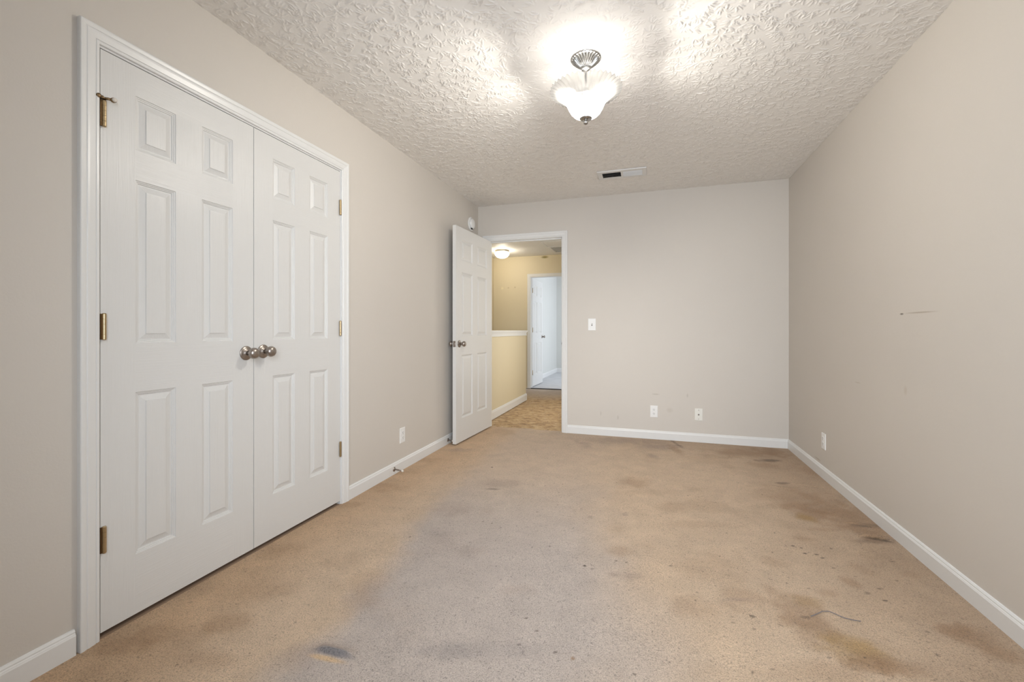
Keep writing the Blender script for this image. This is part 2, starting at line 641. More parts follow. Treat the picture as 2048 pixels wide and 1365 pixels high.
blend(1 - sstep(XL + .08, XL + .60, GX + (n_a - .5) * .3), WARM, .9)
blend(sstep(XR - .75, XR - .1, GX + (n_b - .5) * .3), (0.47, 0.325, 0.21), .75)
blend(sstep(3.9, 4.45, GY + (n_b - .5) * .3) * sstep(-.9, .2, GX), (0.46, 0.32, 0.21), .6)
blend(day_patch, DAYLIT_GREY, .9)
mot = vnoise(.11, 21, 4)
col = col * (1 + .16 * (mot - .5))[..., None]
blend(sstep(.60, .78, vnoise(.30, 23, 4)) * (1 - day_patch * .7), (0.43, 0.29, 0.18), .35)


def stain_shade(x, y, rx, ry, c, k=1.0, rot=0.0, rag=.6, soft=.5):
    if c is DK and rx * ry < 6e-4:
        rx, ry = max(rx * .75, .0055), max(ry * .6, .0042)
    ca, sa = math.cos(rot), math.sin(rot)
    u = ((GX - x) * ca + (GY - y) * sa) / rx; v = (-(GX - x) * sa + (GY - y) * ca) / ry
    d = np.sqrt(u * u + v * v) + (n_c - .5) * rag * 2 + (n_b - .5) * rag
    blend(1 - sstep(1 - soft, 1 + soft, d), c, k)


BR = (0.33, 0.19, 0.095); DK = (0.10, 0.066, 0.042); PU = (0.33, 0.24, 0.19); YE = (0.40, 0.24, 0.075); GR = (0.30, 0.26, 0.24); TANL = (0.62, 0.44, 0.27)
STAINS_SHADE = [
    (-0.105, 3.145, 0.091, 0.096, BR, 0.45, 0.305, 0.6, 0.7),
    (-0.260, 4.305, 0.362, 0.120, PU, 0.45, 0.305, 0.6, 0.7),
    (0.060, 4.198, 0.184, 0.112, PU, 0.50, 0.305, 0.6, 0.7),
    (-0.562, 4.057, 0.065, 0.110, PU, 0.40, 0.305, 0.6, 0.7),
    (0.232, 4.420, 0.019, 0.165, DK, 0.60, 0.305, 0.6, 0.7),
    (0.237, 4.131, 0.036, 0.143, BR, 0.50, 0.305, 0.6, 0.7),
    (0.047, 3.846, 0.034, 0.062, PU, 0.50, 0.305, 0.6, 0.7),
    (0.761, 4.180, 0.260, 0.125, BR, 0.50, 0.305, 0.6, 0.7),
    (1.018, 4.293, 0.109, 0.130, BR, 0.60, 0.305, 0.6, 0.7),
    (0.951, 4.013, 0.090, 0.032, DK, 0.70, 0.305, 0.6, 0.7),
    (0.885, 3.882, 0.119, 0.075, BR, 0.40, 0.305, 0.6, 0.7),
    (1.197, 3.789, 0.113, 0.175, BR, 0.45, 0.305, 0.6, 0.7),
    (0.894, 3.449, 0.056, 0.018, DK, 0.60, 0.305, 0.6, 0.7),
    (0.912, 3.146, 0.189, 0.206, BR, 0.35, 0.305, 0.6, 0.7),
    (0.852, 3.029, 0.122, 0.055, BR, 0.40, 0.305, 0.6, 0.7),
    (0.907, 2.912, 0.098, 0.103, BR, 0.60, 0.305, 0.6, 0.7),
    (0.857, 2.854, 0.046, 0.057, YE, 0.70, 0.305, 0.6, 0.7),
    (1.074, 3.000, 0.117, 0.205, BR, 0.45, 0.305, 0.6, 0.7),
    (1.071, 2.860, 0.111, 0.116, BR, 0.40, 0.305, 0.6, 0.7),
    (0.928, 2.721, 0.107, 0.022, BR, 0.30, 0.305, 0.6, 0.7),
    (0.766, 2.565, 0.041, 0.026, BR, 0.35, 0.305, 0.6, 0.7),
    (1.107, 2.644, 0.076, 0.021, DK, 0.45, 0.305, 0.6, 0.7),  # this and the next paint the shade below the carpet ripples
    (1.140, 2.831, 0.068, 0.016, DK, 0.40, 0.305, 0.6, 0.7),
    (1.134, 2.709, 0.091, 0.058, BR, 0.40, 0.305, 0.6, 0.7),
    (0.683, 2.458, 0.010, 0.012, DK, 0.90, 0.305, 0.1, 0.3),
    (0.715, 2.393, 0.012, 0.011, DK, 0.90, 0.305, 0.1, 0.3),
    (0.764, 2.398, 0.014, 0.011, DK, 0.80, 0.305, 0.1, 0.3),
    (0.779, 2.370, 0.012, 0.009, DK, 0.80, 0.305, 0.1, 0.3),
    (0.716, 2.448, 0.007, 0.009, DK, 0.70, 0.305, 0.1, 0.3),
    (0.852, 2.485, 0.007, 0.012, DK, 0.70, 0.305, 0.1, 0.3),
    (1.075, 2.431, 0.016, 0.009, DK, 0.60, 0.305, 0.1, 0.3),
    (0.795, 2.286, 0.011, 0.010, DK, 0.50, 0.305, 0.1, 0.3),
    (-0.130, 2.151, 0.048, 0.040, BR, 0.30, 0.305, 0.6, 0.7),
    (-0.273, 1.967, 0.009, 0.013, DK, 0.95, 0.305, 0.1, 0.3),
    (-0.239, 1.952, 0.009, 0.008, DK, 0.80, 0.305, 0.1, 0.3),
    (-0.142, 2.057, 0.007, 0.007, DK, 0.80, 0.305, 0.1, 0.3),
    (-0.095, 2.058, 0.007, 0.007, DK, 0.80, 0.305, 0.1, 0.3),
    (-0.142, 1.937, 0.035, 0.020, PU, 0.45, 0.305, 0.6, 0.7),
    (-0.075, 1.950, 0.054, 0.028, PU, 0.30, 0.305, 0.6, 0.7),
    (0.155, 1.807, 0.077, 0.075, BR, 0.30, 0.305, 0.6, 0.7),
    (0.350, 1.925, 0.080, 0.060, BR, 0.30, 0.305, 0.6, 0.7),
    (0.478, 2.017, 0.029, 0.041, BR, 0.30, 0.305, 0.6, 0.7),
    (0.546, 2.260, 0.060, 0.041, BR, 0.28, 0.305, 0.6, 0.7),
    (0.812, 2.178, 0.028, 0.038, BR, 0.45, 0.305, 0.6, 0.7),
    (0.694, 2.060, 0.037, 0.025, BR, 0.35, 0.305, 0.6, 0.7),
    (0.911, 2.309, 0.031, 0.053, BR, 0.20, 0.305, 0.6, 0.7),
    (0.540, 1.919, 0.077, 0.075, BR, 0.40, 0.305, 0.6, 0.7),
    (0.597, 1.969, 0.049, 0.031, YE, 0.35, 0.305, 0.6, 0.7),
    (0.539, 1.857, 0.084, 0.077, BR, 0.45, 0.305, 0.6, 0.7),
    (0.556, 1.863, 0.026, 0.014, DK, 0.50, 0.305, 0.1, 0.3),
    (0.575, 1.772, 0.088, 0.070, BR, 0.30, 0.305, 0.6, 0.7),
    (0.625, 1.787, 0.025, 0.022, BR, 0.30, 0.305, 0.1, 0.3),
    (0.683, 1.731, 0.084, 0.066, YE, 0.75, 0.305, 0.6, 0.7),
    (0.691, 1.683, 0.065, 0.039, BR, 0.60, 0.305, 0.6, 0.7),
    (0.746, 1.672, 0.095, 0.033, BR, 0.50, 0.305, 0.6, 0.7),
    (0.527, 1.582, 0.140, 0.045, BR, 0.30, 0.305, 0.6, 0.7),
    (1.031, 1.936, 0.050, 0.033, BR, 0.55, 0.305, 0.6, 0.7),
    (1.084, 1.919, 0.070, 0.051, BR, 0.50, 0.305, 0.6, 0.7),
    (1.113, 1.854, 0.060, 0.041, BR, 0.50, 0.305, 0.6, 0.7),
    (0.942, 1.900, 0.009, 0.011, DK, 0.50, 0.305, 0.1, 0.3),
    (1.091, 2.324, 0.044, 0.032, BR, 0.20, 0.305, 0.6, 0.7),
    (0.370, 1.810, 0.011, 0.013, DK, 0.75, 0.305, 0.1, 0.3),
    (0.295, 1.749, 0.007, 0.008, DK, 0.70, 0.305, 0.1, 0.3),
    (0.362, 1.734, 0.005, 0.006, DK, 0.60, 0.305, 0.1, 0.3),
    (0.328, 1.901, 0.059, 0.014, PU, 0.40, 0.305, 0.6, 0.7),
    (0.892, 2.071, 0.014, 0.008, DK, 0.80, 0.305, 0.1, 0.3),
    (0.913, 2.161, 0.017, 0.009, DK, 0.60, 0.305, 0.1, 0.3),
    (0.849, 2.109, 0.014, 0.013, DK, 0.50, 0.305, 0.1, 0.3),
    (0.632, 2.073, 0.012, 0.008, DK, 0.60, 0.305, 0.1, 0.3),
    (0.310, 1.512, 0.008, 0.007, DK, 0.70, 0.305, 0.1, 0.3),
    (0.371, 1.544, 0.009, 0.007, DK, 0.60, 0.305, 0.1, 0.3),
    (-0.293, 1.410, 0.005, 0.007, DK, 0.90, 0.305, 0.1, 0.3),
    (-0.234, 1.401, 0.006, 0.007, BR, 0.90, 0.305, 0.1, 0.3),
    (-0.432, 1.546, 0.009, 0.006, DK, 0.80, 0.305, 0.1, 0.3),
    (-0.418, 1.409, 0.007, 0.007, DK, 0.70, 0.305, 0.1, 0.3),
    (-0.039, 1.394, 0.005, 0.008, DK, 0.70, 0.305, 0.1, 0.3),
    (-0.648, 1.604, 0.008, 0.006, DK, 0.50, 0.305, 0.1, 0.3),
    (-1.172, 1.972, 0.005, 0.011, DK, 0.80, 0.305, 0.1, 0.3),
    (-1.161, 3.172, 0.012, 0.019, DK, 0.80, 0.305, 0.1, 0.3),
    (-0.997, 2.734, 0.057, 0.014, DK, 0.55, 0.305, 0.6, 0.7),
    (-0.983, 2.848, 0.139, 0.070, PU, 0.35, 0.305, 0.6, 0.7),
    (-1.124, 2.346, 0.089, 0.075, PU, 0.30, 0.305, 0.6, 0.7),
    (-0.783, 1.936, 0.072, 0.038, PU, 0.25, 0.305, 0.6, 0.7),
    (-1.000, 1.971, 0.101, 0.109, PU, 0.20, 0.305, 0.6, 0.7),
    (-0.472, 1.368, 0.184, 0.037, GR, 0.30, 0.305, 0.6, 0.7),
    (-0.642, 1.302, 0.099, 0.028, GR, 0.35, 0.305, 0.6, 0.7),
    (-1.089, 1.455, 0.089, 0.077, BR, 0.25, 0.305, 0.6, 0.7),
    (-1.123, 1.550, 0.105, 0.070, BR, 0.20, 0.305, 0.6, 0.7),
    (-1.030, 1.192, 0.084, 0.040, PU, 0.40, 0.305, 0.6, 0.7),
    (-1.076, 1.132, 0.065, 0.049, PU, 0.30, 0.305, 0.6, 0.7),
    (-1.710, 1.003, 0.119, 0.045, BR, 0.50, 0.305, 0.6, 0.7),
    (-1.463, 1.185, 0.072, 0.046, BR, 0.40, 0.305, 0.6, 0.7),
    (-1.629, 1.092, 0.106, 0.047, BR, 0.35, 0.305, 0.6, 0.7),
    (-1.523, 1.388, 0.123, 0.066, BR, 0.25, 0.305, 0.6, 0.7),
    (-1.354, 1.044, 0.097, 0.037, BR, 0.30, 0.305, 0.6, 0.7),
    (-1.708, 1.670, 0.122, 0.079, BR, 0.25, 0.305, 0.6, 0.7),
    (-1.805, 2.519, 0.204, 0.081, BR, 0.40, 0.305, 0.6, 0.7),
    (-1.769, 2.220, 0.092, 0.050, BR, 0.35, 0.305, 0.6, 0.7),
    (-1.780, 2.853, 0.150, 0.060, BR, 0.30, 0.305, 0.6, 0.7),
    (-1.736, 3.197, 0.165, 0.057, BR, 0.30, 0.305, 0.6, 0.7),
    (-1.604, 3.552, 0.112, 0.050, PU, 0.40, 0.305, 0.6, 0.7),
    (-0.523, 1.703, 0.062, 0.035, BR, 0.12, 0.305, 0.6, 0.7),
    (0.467, 3.889, 0.165, 0.125, BR, 0.20, 0.305, 0.6, 0.7),
    (0.271, 2.577, 0.165, 0.041, BR, 0.20, 0.305, 0.6, 0.7),
    (0.154, 2.786, 0.090, 0.065, BR, 0.25, 0.305, 0.6, 0.7),
    (0.012, 2.995, 0.198, 0.047, BR, 0.15, 0.305, 0.6, 0.7),
    (-0.317, 2.492, 0.014, 0.020, PU, 0.40, 0.305, 0.1, 0.3),
    (-0.128, 2.586, 0.017, 0.021, PU, 0.40, 0.305, 0.1, 0.3),
]
STAINS_SHADE += [(1.115, 2.656, .058, .0060, (0.09, 0.055, 0.03), .8, -.16, 0, .4), (1.10, 2.822, .05, .0055, (0.12, 0.075, 0.045), .6, -.10, 0, .4), (-.992, 1.184, .068, .0115, (0.17, 0.165, 0.175), .85, .04, .15, .4), (-1.0, 1.160, .062, .011, (0.66, 0.46, 0.27), .95, .04, .15, .4)]  # dark entries paint the shade under the ripples and inside the tear
for s_ in STAINS_SHADE:
    stain_shade(*s_)
spk = np.random.RandomState(9)
for k in range(26):          # crumbs trodden into the pile
    stain_shade(spk.uniform(-.9, 1.1), spk.uniform(1.3, 3.2) ** 1.0, spk.uniform(.004, .008), spk.uniform(.003, .005), DK, .8, spk.uniform(0, 3), 0, .3)

ZF = np.zeros_like(GX)
ZF += 0.004 * (vnoise(.35, 7, 2) - .5)
# loose carpet ripples beside the right wall
for (x, y, L_, wd, hgt) in ((1.13, 2.672, .075, .030, .018), (1.12, 2.835, .08, .022, .009), (.85, 3.35, .12, .015, .004), (1.05, 3.45, .12, .014, .005), (.80, 4.05, .12, .014, .005)):
    u = (GX - x) / L_; v = (GY - y + .12 * (GX - x)) / wd
    asym = np.where(v < 0, np.exp(-(v * 2.6) ** 2), np.exp(-v ** 2))
    ZF += hgt * asym * np.exp(-u ** 4) * sstep(.012, .06, XR - GX)
# a torn, lifted flap of pile in the foreground
u = (GX + .99) / .066; v = (GY - 1.190 - .03 * (GX + .99)) / .020
ZF += 0.014 * np.exp(-u ** 6) * np.where(v < 0, np.exp(-(v * 2.2) ** 2), np.exp(-v ** 2))
edge = 4.545 + (vnoise(.08, 11)[:, :] - .5) * .05
ZF = ZF - .011 * sstep(-.02, .012, GY - edge)
wear_light_n = col
mask = (GY < YB - .001) | ((GX > DX0 - .02) & (GX < DX1 + .02) & (GY < edge + .01))
fo = grid_mesh('floor', XL, YR, sx, sy, nx, ny, ZF, M_carpet, mask=mask)
att = fo.data.attributes.new('wear_and_light', 'FLOAT_COLOR', 'POINT')
buf = np.ones((nx * ny, 4), np.float32); buf[:, :3] = wear_light_n.reshape(-1, 3)
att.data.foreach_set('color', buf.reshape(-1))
tag(fo, 'worn stained tan cut pile carpet covering the bedroom floor', 'carpet', kind='structure')

# ------------------------------------------------------------------ hall and far bedroom shell
HL, HY, HR = -2.79, 7.72, -0.55
struct(MB().box(HL - .4, HR + .1, YB + .0, HY + .03, -.08, -.010), 'floor_hall', M_osb, 'bare scuffed wood subfloor in the hallway', 'floor')
w = MB()
w.box(HL - .1, HL, YB + T, HY, 0, ZC)
struct(w, 'wall_stairwell', M_hall, 'warm lit wall on the far side of the stairwell', 'wall')
struct(MB().box(HR, HR + .1, YB + T, HY, 0, ZC), 'wall_hall_right', M_hall, 'warm lit hallway wall hidden right of the doorway', 'wall')
struct(MB().box(HL, XL - .0, YB + .0, YB + T, 0, ZC), 'wall_hall_near', M_hall, 'warm lit wall beside the bedroom doorway on the stair side', 'wall')
FX0, FX1 = -2.066, -1.30
w = MB()
w.box(HL - .1, FX0 - .019, HY, HY + T, 0, ZC); w.box(FX1 + .019, HR + .1, HY, HY + T, 0, ZC); w.box(FX0 - .019, FX1 + .019, HY, HY + T, DZ + .019, ZC)
struct(w, 'wall_hall_far', [M_hall], 'warm lit wall at the end of the hallway', 'wall')
struct(MB().box(-2.95, 1.3, YB + T - .0, 11.1, ZC, ZC + .05), 'ceiling_hall', M_hceil, 'textured off-white hallway ceiling', 'ceiling')
struct(MB().box(-1.90, -1.785, YB + T, 6.392, 0, 1.02), 'wall_half', M_hall, 'low warm lit half wall beside the stairwell', 'wall')
# half wall cap and mouldings
w = MB()
w.box(-1.925, -1.762, YB + T, 6.415, 1.045, 1.066)
w.box(-1.912, -1.773, YB + T, 6.404, 1.028, 1.045)
w.box(-1.905, -1.778, YB + T, 6.399, 1.000, 1.028)
w.box(-1.910, -1.774, YB + T, 6.402, 0.990, 1.000)
struct(w, 'trim_4', M_trim, 'white moulded cap along the top of the half wall', 'trim')
# far bedroom
w = MB()
w.box(-2.34, -2.24, HY + T, 10.93, 0, ZC)
struct(w, 'wall_far_left', M_far, 'pale wall inside the far bedroom behind its open door', 'wall')
struct(MB().box(-2.34, 1.3, 10.93, 11.03, 0, ZC), 'wall_far_back', M_far, 'pale end wall of the far bedroom', 'wall')
w = MB()
w.box(1.25, 1.35, HY + T, 8.5, 0, ZC); w.box(1.25, 1.35, 10.1, 10.93, 0, ZC); w.box(1.25, 1.35, 8.5, 10.1, 0, .85); w.box(1.25, 1.35, 8.5, 10.1, 2.15, ZC)
w.box(HR + .1, 1.3, HY, HY + T, 0, ZC)
struct(w, 'wall_far_right', M_far, 'window wall of the far bedroom out of view', 'wall')
struct(MB().box(-2.34, 1.3, HY + .035, 10.95, -.05, 0.0), 'floor_far', M_fcarpet, 'pale grey carpet in the far bedroom', 'carpet')
struct(MB().box(FX0, FX1, HY - .005, HY + .034, -.008, .003), 'trim_5', M_black, 'dark carpet edge strip across the far doorway', 'trim')

# ------------------------------------------------------------------ baseboards
BBP = [(0, 0), (.013, 0), (.013, .064), (.0115, .067), (.0105, .070), (.0085, .073), (.0085, .077), (.005, .083), (0, .084)]


def base_run(name, pts, label, m=None, h=1.0):
    """pts: wall points in order; the board grows to the LEFT of the walking direction; mitred corners"""
    rings = []
    P = [Vector(p) for p in pts]
    for k, p in enumerate(P):
        if k == 0: n = (P[1] - P[0]).normalized(); off = Vector((-n.y, n.x))
        elif k == len(P) - 1: n = (P[-1] - P[-2]).normalized(); off = Vector((-n.y, n.x))
        else:
            a = (P[k] - P[k - 1]).normalized(); b = (P[k + 1] - P[k]).normalized()
            na = Vector((-a.y, a.x)); nb = Vector((-b.y, b.x))
            off = (na + nb) / (1 + na.dot(nb))
        rings.append([(p.x + off.x * t_, p.y + off.y * t_, z * h) for (t_, z) in BBP])
    mb = MB(); mb.loft(rings, closed=True, cap=True)
    return struct(mb, name, m or M_trim, label, 'baseboard')


base_run('baseboard_left', [(XL, YB), (XL, 2.279)], 'white baseboard on the left wall between closet and open door')
base_run('baseboard_left_front', [(XL, .926), (XL, YR)], 'short white baseboard left of the closet doors')
base_run('baseboard_back', [(XR, YB), (-.804, YB)], 'white baseboard along the end wall')
base_run('baseboard_right', [(XR, YR), (XR, YB - .0)], 'long white baseboard along the right wall')
base_run('baseboard_half_wall', [(-1.9, 6.392), (-1.785, 6.392), (-1.785, YB + T)][::-1][::-1], 'white baseboard at the foot of the half wall', h=1.25)
base_run('baseboard_far_left', [(-2.24, 10.93), (-2.24, HY + T)], 'white baseboard inside the far bedroom left side', h=1.2)
base_run('baseboard_far_back', [(1.2, 10.93), (-2.24, 10.93)], 'white baseboard on the far bedroom end wall', h=1.2)

# ------------------------------------------------------------------ casings and jambs
CAS = [(0, 0), (0, .0085), (.003, .0100), (.0085, .0105), (.0105, .0085), (.0125, .0115), (.030, .0150), (.036, .0155), (.0385, .0135), (.041, .0160), (.050, .0180), (.055, .0180), (.057, .0160), (.057, 0)]


def casing(mb, a0, a1, zt, fn):
    """three mitred sides; fn(across, out, z) -> world"""
    for segs in ([(a0, 0, -1, 0), (a0, zt, -1, 1), (a1, zt, 1, 1), (a1, 0, 1, 0)],):
        rings = [[fn(a + sa * w_, t_, z + sz * w_) for (w_, t_) in CAS] for (a, z, sa, sz) in segs]
        mb.loft(rings, closed=True, cap=True)


mb = MB()
casing(mb, .992, 2.2235, 2.0505, lambda a, t_, z: (XL + t_, a, z))
mb.box(XL - T, XL, CL0 - .018, CL0, 0, CLZ + .018); mb.box(XL - T, XL, CL1, CL1 + .018, 0, CLZ + .018); mb.box(XL - T, XL, CL0, CL1, CLZ, CLZ + .018)
# stops behind the doors
mb.box(XL - .06, XL - .038, CL0, CL0 + .012, 0, CLZ); mb.box(XL - .06, XL - .038, CL1 - .012, CL1, 0, CLZ); mb.box(XL - .06, XL - .038, CL0, CL1, CLZ - .012, CLZ)
struct(mb, 'trim_1', M_trim, 'white moulded casing around the closet double doors', 'door casing')

mb = MB()
casing(mb, DX0 - .004, DX1 + .004, DZ + .004, lambda a, t_, z: (a, YB - t_, z))
casing(mb, DX0 - .004, DX1 + .004, DZ + .004, lambda a, t_, z: (a, YB + T + t_, z))
mb.box(DX0 - .02, DX0, YB, YB + T, -.01, DZ + .02); mb.box(DX1, DX1 + .02, YB, YB + T, -.01, DZ + .02); mb.box(DX0, DX1, YB, YB + T, DZ, DZ + .02)
mb.box(DX0, DX0 + .011, YB + .040, YB + .075, 0, DZ); mb.box(DX1 - .011, DX1, YB + .040, YB + .075, 0, DZ); mb.box(DX0, DX1, YB + .040, YB + .075, DZ - .011, DZ)
tr2 = struct(mb, 'trim_2', M_trim, 'white casing and jamb around the open bedroom doorway', 'door casing')
sp = MB(); sp.box(DX1 - .0015, DX1, YB + .004, YB + .034, .90, .96); sp.lathe([(.0, -.002), (.012, -.002), (.012, .0), (0, 0)], (DX1 - .001, YB + .004, .93), 'x', 16)
sp.build('strike_plate', M_nickel, tr2)

mb = MB()
casing(mb, FX0 - .004, FX1 + .004, DZ + .004, lambda a, t_, z: (a, HY - t_, z))
mb.box(FX0 - .02, FX0, HY, HY + T, 0, DZ + .02); mb.box(FX1, FX1 + .02, HY, HY + T, 0, DZ + .02); mb.box(FX0, FX1, HY, HY + T, DZ, DZ + .02)
mb.box(FX0, FX0 + .011, HY + .040, HY + .075, 0, DZ)
struct(mb, 'trim_3', M_trim, 'cream white casing around the far bedroom doorway', 'door casing')


# ------------------------------------------------------------------ six-panel doors
PP = [(0, 0), (.0018, -.0030), (.0050, -.0034), (.0068, -.0058), (.0100, -.0062), (.0120, -.0095), (.0165, -.0095), (.0360, -.0040), (.0366, -.0015), (.040, -.0012)]


def leaf_mesh(W, H, Th, stile=.108, mull=.106, panels_z=((.22, .818), (.998, 1.602), (1.713, 1.912))):
    """local frame: x 0..W across, y 0 (front) .. Th (back), z 0..H"""
    mb = MB()
    pw = (W - 2 * stile - mull) / 2
    cols = ((stile, stile + pw), (W - stile - pw, W - stile))
    for (yf, sg) in ((0, 1), (Th, -1)):
        def q(x0, x1, z0, z1, mi):
            mb.quad((x0, yf, z0), (x1, yf, z0), (x1, yf, z1), (x0, yf, z1), mi)
        q(0, stile, 0, H, 0); q(W - stile, W, 0, H, 0)
        zz = [0] + [a for p in panels_z for a in p] + [H]
        for k in range(0, len(zz), 2):
            q(stile, W - stile, zz[k], zz[k + 1], 1)
        for (z0, z1) in panels_z:
            q(cols[0][1], cols[1][0], z0, z1, 0)
            for (x0, x1) in cols:
                rings = [[(x0 + i_, yf - sg * d_, z0 + i_), (x1 - i_, yf - sg * d_, z0 + i_), (x1 - i_, yf - sg * d_, z1 - i_), (x0 + i_, yf - sg * d_, z1 - i_)] for (i_, d_) in PP]
                mb.loft(rings, closed=True)
                a = len(mb.v) - 4
                mb.f.append((a, a + 1, a + 2, a + 3)); mb.mi.append(0); mb.sm.append(False)
    mb.quad((0, 0, 0), (0, Th, 0), (0, Th, H), (0, 0, H), 0)
    mb.quad((W, 0, 0), (W, Th, 0), (W, Th, H), (W, 0, H), 0)
    mb.quad((0, 0, H), (W, 0, H), (W, Th, H), (0, Th, H), 1)
    mb.quad((0, 0, 0), (W, 0, 0), (W, Th, 0), (0, Th, 0), 1)
    return mb


KNOB = [(.0, 0), (.0325, 0), (.0335, .002), (.0315, .0045), (.0235, .0068), (.0155, .0095), (.0125, .014), (.0118, .026), (.0135, .031), (.019, .0355), (.0238, .041),
        (.0258, .047), (.0255, .053), (.0230, .0595), (.018, .0645), (.010, .0678), (.0, .0685)]


def knob(parent, x, z, yface, sg, m=M_nickel, sc=1.0):
    """knob standing out along sg * y from the leaf face at yface"""
    mb = MB()
    mb.lathe([(max(r, 1e-4) * sc, sg * h * sc) for (r, h) in KNOB[:7]], (0, 0, 0), 'y', 32, cap=True)
    k = mb.build('door_knob', m, parent, (x, yface, z))
    mb = MB(); mb.lathe([(max(r, 1e-4) * sc, sg * h * sc) for (r, h) in KNOB[6:]], (0, 0, 0), 'y', 32, cap=True)
    mb.build('knob_ball', m, k)
    return k


def hinge(parent, x, z, y, h=.089, name='hinge', side=1):
    """barrel lying just in front of the leaf edge; side=+1 puts the frame plate towards -x"""
    mb = MB()
    n = 5
    for k in range(n):
        a = -h / 2 + k * h / n
        mb.lathe([(.0056, a + .0002), (.0061, a + .0006), (.0061, a + h / n - .0006), (.0056, a + h / n - .0002)], (0, 0, 0), 'z', 22, sm=False)
    mb.lathe([(.0048, -h / 2 - .002), (.0048, h / 2 + .002)], (0, 0, 0), 'z', 12)
    hg = mb.build(name, M_brass, parent, (x + side * .0055, y, z))
    pm = MB(); pm.box(min(0, -side * .0105), max(0, -side * .0105), .0005, .0062, -h / 2, h / 2)
    pm.build('hinge_leaf', M_brassd, hg)
    return hg


LZ = .0205
# closet doors: local x -> world +y, local y (thickness) -> world -x
LW = .6075


def place_leaf(root, loc, rz):
    root.location = loc; root.rotation_euler = (0, 0, rz)


# rotation +90deg maps local x -> +Y and local y -> -X
d1 = empty('door_1', (XL - .0005, CL0 + .002, LZ), 'left leaf of the white six-panel closet doors, with brass hinges', 'closet door', PI / 2, kind='structure')
leaf_mesh(LW, 2.02, .035).build('door_leaf', [M_stile, M_rail], d1)
for z in (1.818, 1.080, .342):
    hinge(d1, .0012, z - LZ, -.0085)
knob(d1, .567, .960 - LZ, 0, -1)
hp = MB()      # hinge-pin door stop screwed to the top hinge pin
hp.lathe([(.0085, 0), (.0085, .004)], (0, 0, 0), 'z', 16)
hp.tube([(.004, 0, .003), (.012, -.010, .004), (.021, -.016, .003)], .0046, 8)
hp.tube([(.004, 0, .003), (-.010, -.003, .005)], .0042, 8)
hp.lathe([(.0015, -.006), (.0085, -.004), (.0085, .003), (.0015, .004)], (.022, -.018, .003), 'y', 14)
hp.lathe([(.0015, -.003), (.007, -.002), (.007, .003), (.0015, .004)], (-.012, -.004, .006), 'y', 14)
hp.lathe([(.004, 0), (.0055, .004), (.003, .008)], (0, 0, .003), 'z', 12)
hs = hp.build('hinge_pin_stop', mat('dark_brass', (0.30, 0.21, 0.12), 0.35, 1.0), d1, (.0012, -.0085, 1.866 - LZ))
rb = MB(); rb.lathe([(.001, -.011), (.0065, -.010), (.0075, -.004)], (.022, -.018, .003), 'y', 14); rb.build('rubber_tip', M_rubber, hs)
d2 = empty('door_2', (XL - .0005, CL1 - .002 - LW, LZ), 'right leaf of the white six-panel closet doors, meeting the left leaf', 'closet door', PI / 2, kind='structure')
leaf_mesh(LW, 2.02, .035).build('door_leaf', [M_stile, M_rail], d2)
for z in (1.820, 1.080, .340):
    hinge(d2, LW - .0012, z - LZ, -.0085, side=-1)
knob(d2, .051, .964 - LZ, 0, -1)

# open bedroom door: hinged on the left jamb, swung back towards the left wall
ALPHA = math.radians(3.0)
BW = .813
# local x runs from the hinge along the leaf, local y is the thickness; front (y=0) faces the left wall
d3 = empty('door_3', (DX0 + .001, YB - .012, .016), 'open white six-panel bedroom door swung against the left wall', 'door', -PI / 2 - ALPHA, kind='structure')
leaf_mesh(BW, 2.025, .035, stile=.115, mull=.11).build('door_leaf', [M_stile, M_rail], d3)
knob(d3, BW - .064, .925, .035, 1)
kn = knob(d3, BW - .064, .925, 0, -1)
lp = MB(); lp.box(BW, BW + .0015, .005, .030, .897, .953); lp.box(BW, BW + .008, .011, .023, .917, .934)
lp.build('latch_plate', M_nickel, d3)
for z in (.25, 1.02, 1.80):
    hinge(d3, -.002, z, -.006)

# far bedroom door
d4 = empty('door_4', (FX0 + .003, HY + .125, .014), 'white six-panel door standing open inside the far bedroom', 'door', PI / 2 - math.radians(1), kind='structure')
# local y points to -x here; the visible face is y=0 side
leaf_mesh(.762, 2.02, .035, stile=.112, mull=.11).build('door_leaf', [M_stile, M_rail], d4)
knob(d4, .762 - .064, .925, 0, -1)
knob(d4, .762 - .064, .925, .035, 1)
for z in (1.80, 1.06, .26):
    hg = MB(); hg.box(-.004, .001, -.002, .033, -.045, .045); hg.lathe([(.006, -.045), (.006, .045)], (-.004, -.004, 0), 'z', 10)
    hg.build('hinge', M_brass, d4, (0, 0, z))


# ------------------------------------------------------------------ wall plates
def plate(mb, w_=.070, h_=.1145, t_=.005):
    """plate in the x-z plane facing -y, local origin at plate centre on the wall"""
    mb.bevbox(-w_ / 2, w_ / 2, -t_, 0, -h_ / 2, h_ / 2, .0028, 'y-')


def screw(parent, z, y=-.005):
    m = MB(); m.lathe([(.0030, 0), (.0030, -.0010), (.0022, -.0014), (.0001, -.0014)], (0, 0, 0), 'y', 12)
    s = m.build('screw', M_plastic, parent, (0, y, z))
    return s


